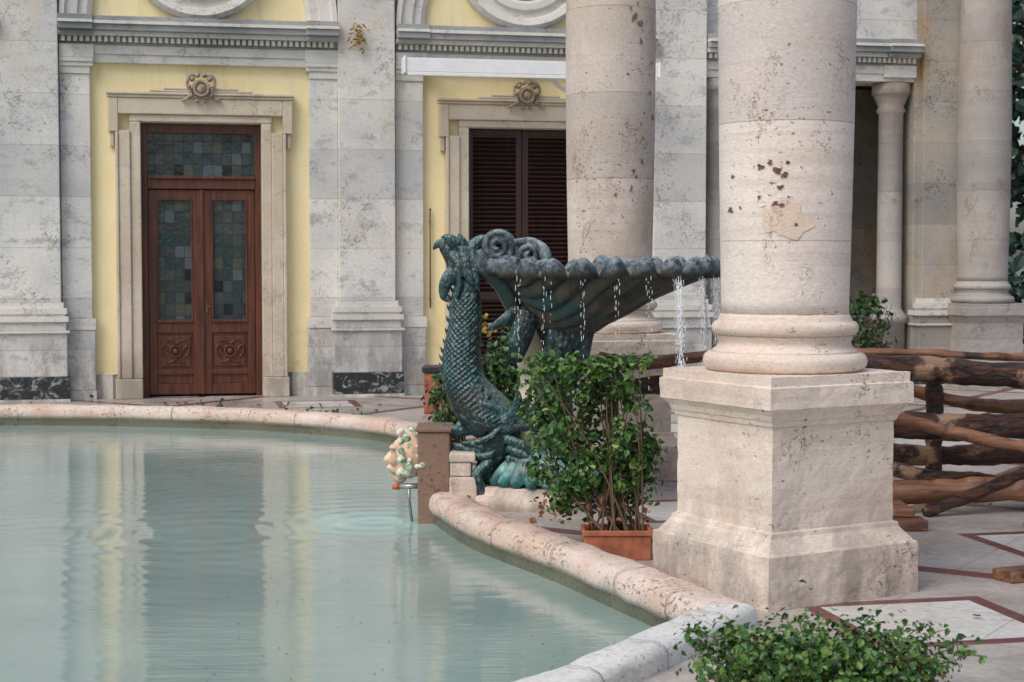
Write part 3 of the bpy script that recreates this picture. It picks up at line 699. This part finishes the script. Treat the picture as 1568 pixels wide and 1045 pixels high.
for _ in range(110):
    a_=random.uniform(0,6.28); r=random.uniform(.10,.20); dx=random.uniform(-.07,.10)
    if math.sin(a_)<-.6: r*=.8
    s_=random.uniform(.018,.032)
    mb.blob(Vector((mx+dx,my+math.cos(a_)*r*.85,mz+math.sin(a_)*r)),(s_,s_,s_),sub=2)
g=G('mask_curls_stone'); M['curl']=g.done(g.mix(g.rng(g.noise(11,5,.75),.49,.57),(.74,.71,.60),(.13,.28,.17)),.8,g.bump(g.noise(60,3),.6,.006))
mb.done('curls',M['curl'],K,remesh=.008)
mb=MB(); mb.tube([(-.60,11.36,.13),(-.80,11.36,.125)],[.02,.02],12); mb.tube([(-.72,11.36,.13),(-.72,11.36,.02),(-.70,11.36,-.12)],[.010]*3,10); mb.done('spout_pipe',M['steel'],K)
mb=MB(); mb.tube([(-.79,11.36,.125),(-.84,11.36,.12)],[.022,.016],12); mb.done('spout_nozzle',M['orange'],K)

# ------------------------------------------------------------------ plants
def shrub(name,lo,hi,ncl,per,sig,size,pot,mat,dead=True,rnd=4,sprig=0):
    e=empty(name)
    P=clumpy(lo,hi,ncl,per,sig,rnd)
    st=MB()
    for _ in range(sprig):
        x=random.uniform(lo[0],hi[0]);y=random.uniform(lo[1],hi[1]);z=random.choice([hi[2],hi[2],random.uniform(lo[2],hi[2])])
        p=Vector((x,y,z-.06)); dr=Vector((x-(lo[0]+hi[0])/2,y-(lo[1]+hi[1])/2,.25+.3*(z-lo[2]))).normalized(); L_=random.uniform(.06,.16)
        q=[p+dr*L_*t+Vector((0,0,-.05*t*t)) for t in(0,.3,.6,1)]
        st.tube(q,[.003,.0025,.002,.001],5)
        for t in range(9):
            u=t/8; P.append((p+dr*L_*u+Vector((random.gauss(0,.012),random.gauss(0,.012),-.05*u*u+random.gauss(0,.01))),(0,-.4,.6)))
    leaves('foliage',P,size,mat,e)
    if dead: leaves('dry_leaves',[(Vector((random.uniform(lo[0],hi[0]),random.uniform(lo[1],hi[1]),random.uniform(pot[5]-.02,lo[2]+.15))),(0,0,1)) for _ in range(90)],size,M['leafr'],e)
    for _ in range(32):
        x=random.uniform(pot[0]+.05,pot[1]-.05);y=random.uniform(pot[2]+.04,pot[3]-.04)
        X=random.uniform(lo[0],hi[0]);Y=random.uniform(lo[1],hi[1]);Z=random.uniform(lo[2]+.3*(hi[2]-lo[2]),hi[2])
        pp=crom([(x,y,pot[4]+.1),((x+X)/2+random.gauss(0,.03),(y+Y)/2,(pot[5]+Z)/2),(X,Y,Z)],4)
        st.tube(pp,[.007,.0065,.006,.0055,.005,.0045,.004,.003,.002],6)
    st.done('stems',M['stem'],e)
    p=MB(); x0,x1,y0,y1,z0,z1=pot; w=.02
    p.box(x0+.01,x1-.01,y0+.01,y0+w,z0,z1-.03);p.box(x0+.01,x1-.01,y1-w,y1-.01,z0,z1-.03);p.box(x0+.01,x0+w,y0+w,y1-w,z0,z1-.03);p.box(x1-w,x1-.01,y0+w,y1-w,z0,z1-.03)
    p.box(x0,x1,y0,y0+w,z1-.03,z1);p.box(x0,x1,y1-w,y1,z1-.03,z1);p.box(x0,x0+w,y0+w,y1-w,z1-.03,z1);p.box(x1-w,x1,y0+w,y1-w,z1-.03,z1)
    p.done('planter',M['terra'],e,bevel=.005)
    so=MB(); so.box(x0+w,x1-w,y0+w,y1-w,z0+.005,z1-.04); so.done('soil',simple('soil',(.05,.03,.02),.95,.4,30,.02),e)
    return e
shrub('ivy_trellis_shrub',(.08,9.32,.18),(.82,9.75,1.12),118,34,.046,.042,(.40,.80,9.20,9.46,0,.17),M['leaf'],sprig=90)
shrub('ivy_shrub',(-.25,13.0,.35),(.45,13.5,1.10),90,30,.06,.055,(-.15,.35,13.05,13.4,0,.25),M['leafd'],sprig=10)
shrub('ivy_shrub',(-.62,12.4,.25),(-.36,12.8,.82),34,24,.05,.045,(-.60,-.30,12.45,12.75,0,.2),M['leafd'],sprig=10)
shrub('low_ivy_shrub',(.72,5.80,.02),(1.66,6.4,.29),130,38,.055,.030,(.85,1.6,5.95,6.35,0,.12),M['leaf'],rnd=2.3,sprig=90)
leaves('golden_plant',[(Vector((-.24+random.gauss(0,.08),14.6+random.gauss(0,.1),1.12+random.gauss(0,.04))),(0,-1,.5)) for _ in range(30)],.06,M['leafg'])
e=empty('terracotta_planter'); p=MB(); p.box(-.98,-.70,18.1,18.45,0,.46); p.done('tub',M['terra'],e,bevel=.02)
p=MB(); p.box(-1.0,-.68,18.08,18.47,.462,.53); p.done('dark_inside',simple('planter_dark_inside',(.02,.025,.03),.4),e,bevel=.01)  # near-black block standing for the planter's dark inside
pts=[]
for _ in range(30):
    i=random.randrange(2,iC-40); q=offs(path,.27)[i]
    for _ in range(random.randint(3,10)): pts.append((Vector((q.x+random.gauss(0,.03),q.y+random.gauss(0,.03),.05+abs(random.gauss(0,.06)))),(0,-.5,.6)))
leaves('weeds',pts,.05,M['leafd'])
leaves('fallen_leaves',[(Vector((random.uniform(-6,3),random.uniform(18.3,19.8),.015)),(0,0,6)) for _ in range(90)]+[(Vector((random.uniform(1.8,5),random.uniform(7,14),.015)),(0,0,6)) for _ in range(40)],.06,M['leafr'])
leaves('floating_debris',[(Vector((random.uniform(-1.6,.5),random.uniform(6.6,10),-.114)),(0,0,30)) for _ in range(80)],.012,M['leafr'])

# ------------------------------------------------------------------ logs
L=empty('log_stack')
def log(a,b,r,mat,seed,flat=1.0):
    mb=MB(); a=Vector(a);b=Vector(b); n_=70; pts=[];rad=[]
    for k in range(n_+1):
        t=k/n_; p=a.lerp(b,t); p+=Vector((0,noise.noise(Vector((t*3,seed,0)))*.06,noise.noise(Vector((t*3,seed,9)))*.07)); pts.append(p)
        rad.append(r*(1+.26*noise.noise(Vector((t*9,seed,3)))+.14*noise.noise(Vector((t*30,seed,5)))))
    mb.tube(pts,rad,24,flat)
    for v in mb.bm.verts: v.co+=Vector(noise.noise_vector(v.co*9))*r*.14+Vector(noise.noise_vector(Vector((v.co.x*6,v.co.y*30,v.co.z*30))))*r*.09
    return mb.done('log',mat,L)
log((.65,12.2,.98),(2.6,12.0,.97),.045,M['plank'],1,1.4)
log((2.2,11.6,.98),(4.6,11.5,.84),.090,M['log'],2)
log((2.3,11.9,.80),(4.6,11.7,.56),.050,M['plank'],3,1.4)
log((2.2,11.4,.52),(4.7,11.5,.56),.095,M['log'],4)
log((2.5,11.1,.68),(4.7,10.9,.10),.045,M['plank'],5)
log((2.2,11.0,.10),(4.8,11.0,.26),.080,M['plank'],6)
log((2.1,11.5,.34),(3.6,11.2,.10),.055,M['log'],7)
log((2.2,12.1,1.05),(4.7,12.3,.94),.032,M['plank'],8,1.5)
log((2.75,10.8,.02),(4.6,11.3,.66),.040,M['log'],21)
log((2.2,11.75,.28),(4.7,11.85,.32),.075,M['log'],22)
log((3.05,11.75,0),(3.05,11.75,1.0),.06,M['log'],9); log((4.5,11.75,0),(4.5,11.75,1.0),.06,M['log'],10)
log((2.62,11.75,0),(2.62,11.75,.9),.06,M['log'],14)
log((.75,12.2,0),(.75,12.2,1.0),.05,M['log'],11); log((.65,12.15,.78),(2.4,12.0,.78),.07,M['log'],12)
mb=MB(); mb.box(2.38,2.62,10.2,10.4,0,.07); mb.box(2.42,2.56,10.3,10.7,.072,.13);mb.done('timber_blocks',M['plank'],L,bevel=.01)
mb=MB(); mt=Matrix.Translation((2.92,8.75,0))@Matrix.Rotation(R(25),4,'Z'); mb.box(-.35,.5,-.08,.08,.0,.06,mt); mt=Matrix.Translation((2.98,8.85,.0))@Matrix.Rotation(R(-20),4,'Z')@Matrix.Rotation(R(-20),4,'Y');mb.box(-.1,.6,-.05,.05,.05,.14,mt)
mb.done('timber_foot',M['plank'],L,bevel=.01)

# ------------------------------------------------------------------ trees behind
def tree(name,x,y,h,r):
    e=empty(name); t=MB()
    t.tube(crom([(x,y,0),(x+.1,y,h*.3),(x-.1,y,h*.6),(x,y,h*.9)],5),[.3-.017*i for i in range(16)],10)
    for k in range(9):
        a_=k*2.4; z=h*(.3+.06*k); t.tube(crom([(x,y,z),(x+r*.4*math.cos(a_),y+r*.4*math.sin(a_),z+h*.1),(x+r*.8*math.cos(a_),y+r*.8*math.sin(a_),z+h*.14)],4),[.12-.012*i for i in range(9)],6)
    t.done('trunk',M['stem'],e)
    leaves('crown',clumpy((x-r,y-r,h*.12),(x+r,y+r,h),110,45,r*.17,2.2),.30,M['tree'],e)
tree('garden_tree',10.5,32,9,2.6);tree('garden_tree',13.6,33,10,3);tree('garden_tree',7.2,42,6,2.2)
leaves('garden_hedge',clumpy((1,29.5,0),(18,30.5,1.6),400,25,.2),.16,M['tree'])
e=shrub('potted_shrub',(4.15,20.3,.5),(4.75,20.8,1.25),26,24,.07,.07,(4.25,4.65,20.35,20.7,0,.5),M['leafd'],sprig=10)

# ------------------------------------------------------------------ light, world, camera
w=bpy.data.worlds.new('World'); sc.world=w; w.use_nodes=True; nt=w.node_tree
sky=nt.nodes.new('ShaderNodeTexSky'); sky.sky_type='NISHITA'; sky.sun_disc=False; sky.sun_elevation=R(50); sky.sun_rotation=R(-140); sky.dust_density=3; sky.altitude=0
hs=nt.nodes.new('ShaderNodeHueSaturation'); hs.inputs['Saturation'].default_value=.75
nt.links.new(sky.outputs[0],hs.inputs['Color']); bg=nt.nodes['Background']; nt.links.new(hs.outputs[0],bg.inputs[0]); bg.inputs[1].default_value=.15
bg.inputs[1].default_value=.15
sd=bpy.data.lights.new('sun','SUN'); sd.energy=1.5; sd.angle=R(35); sd.color=(1,.985,.965)
so=bpy.data.objects.new('sun',sd); sc.collection.objects.link(so)
el=R(50); az=R(-140)
d=Vector((math.sin(az)*math.cos(el),math.cos(az)*math.cos(el),math.sin(el)))
so.rotation_euler=d.to_track_quat('Z','Y').to_euler()
cd=bpy.data.cameras.new('camera'); cd.lens=57.4; cd.sensor_width=36; cd.clip_end=1500; cd.clip_start=.1
cam=bpy.data.objects.new('camera',cd); cam.location=(0,0,1.7); cam.rotation_euler=(R(90-2.8),0,0); sc.collection.objects.link(cam); sc.camera=cam
cd.dof.use_dof=True; cd.dof.focus_distance=10.5; cd.dof.aperture_fstop=5.6
sc.view_settings.view_transform='Standard'; sc.view_settings.look='None'; sc.view_settings.exposure=0
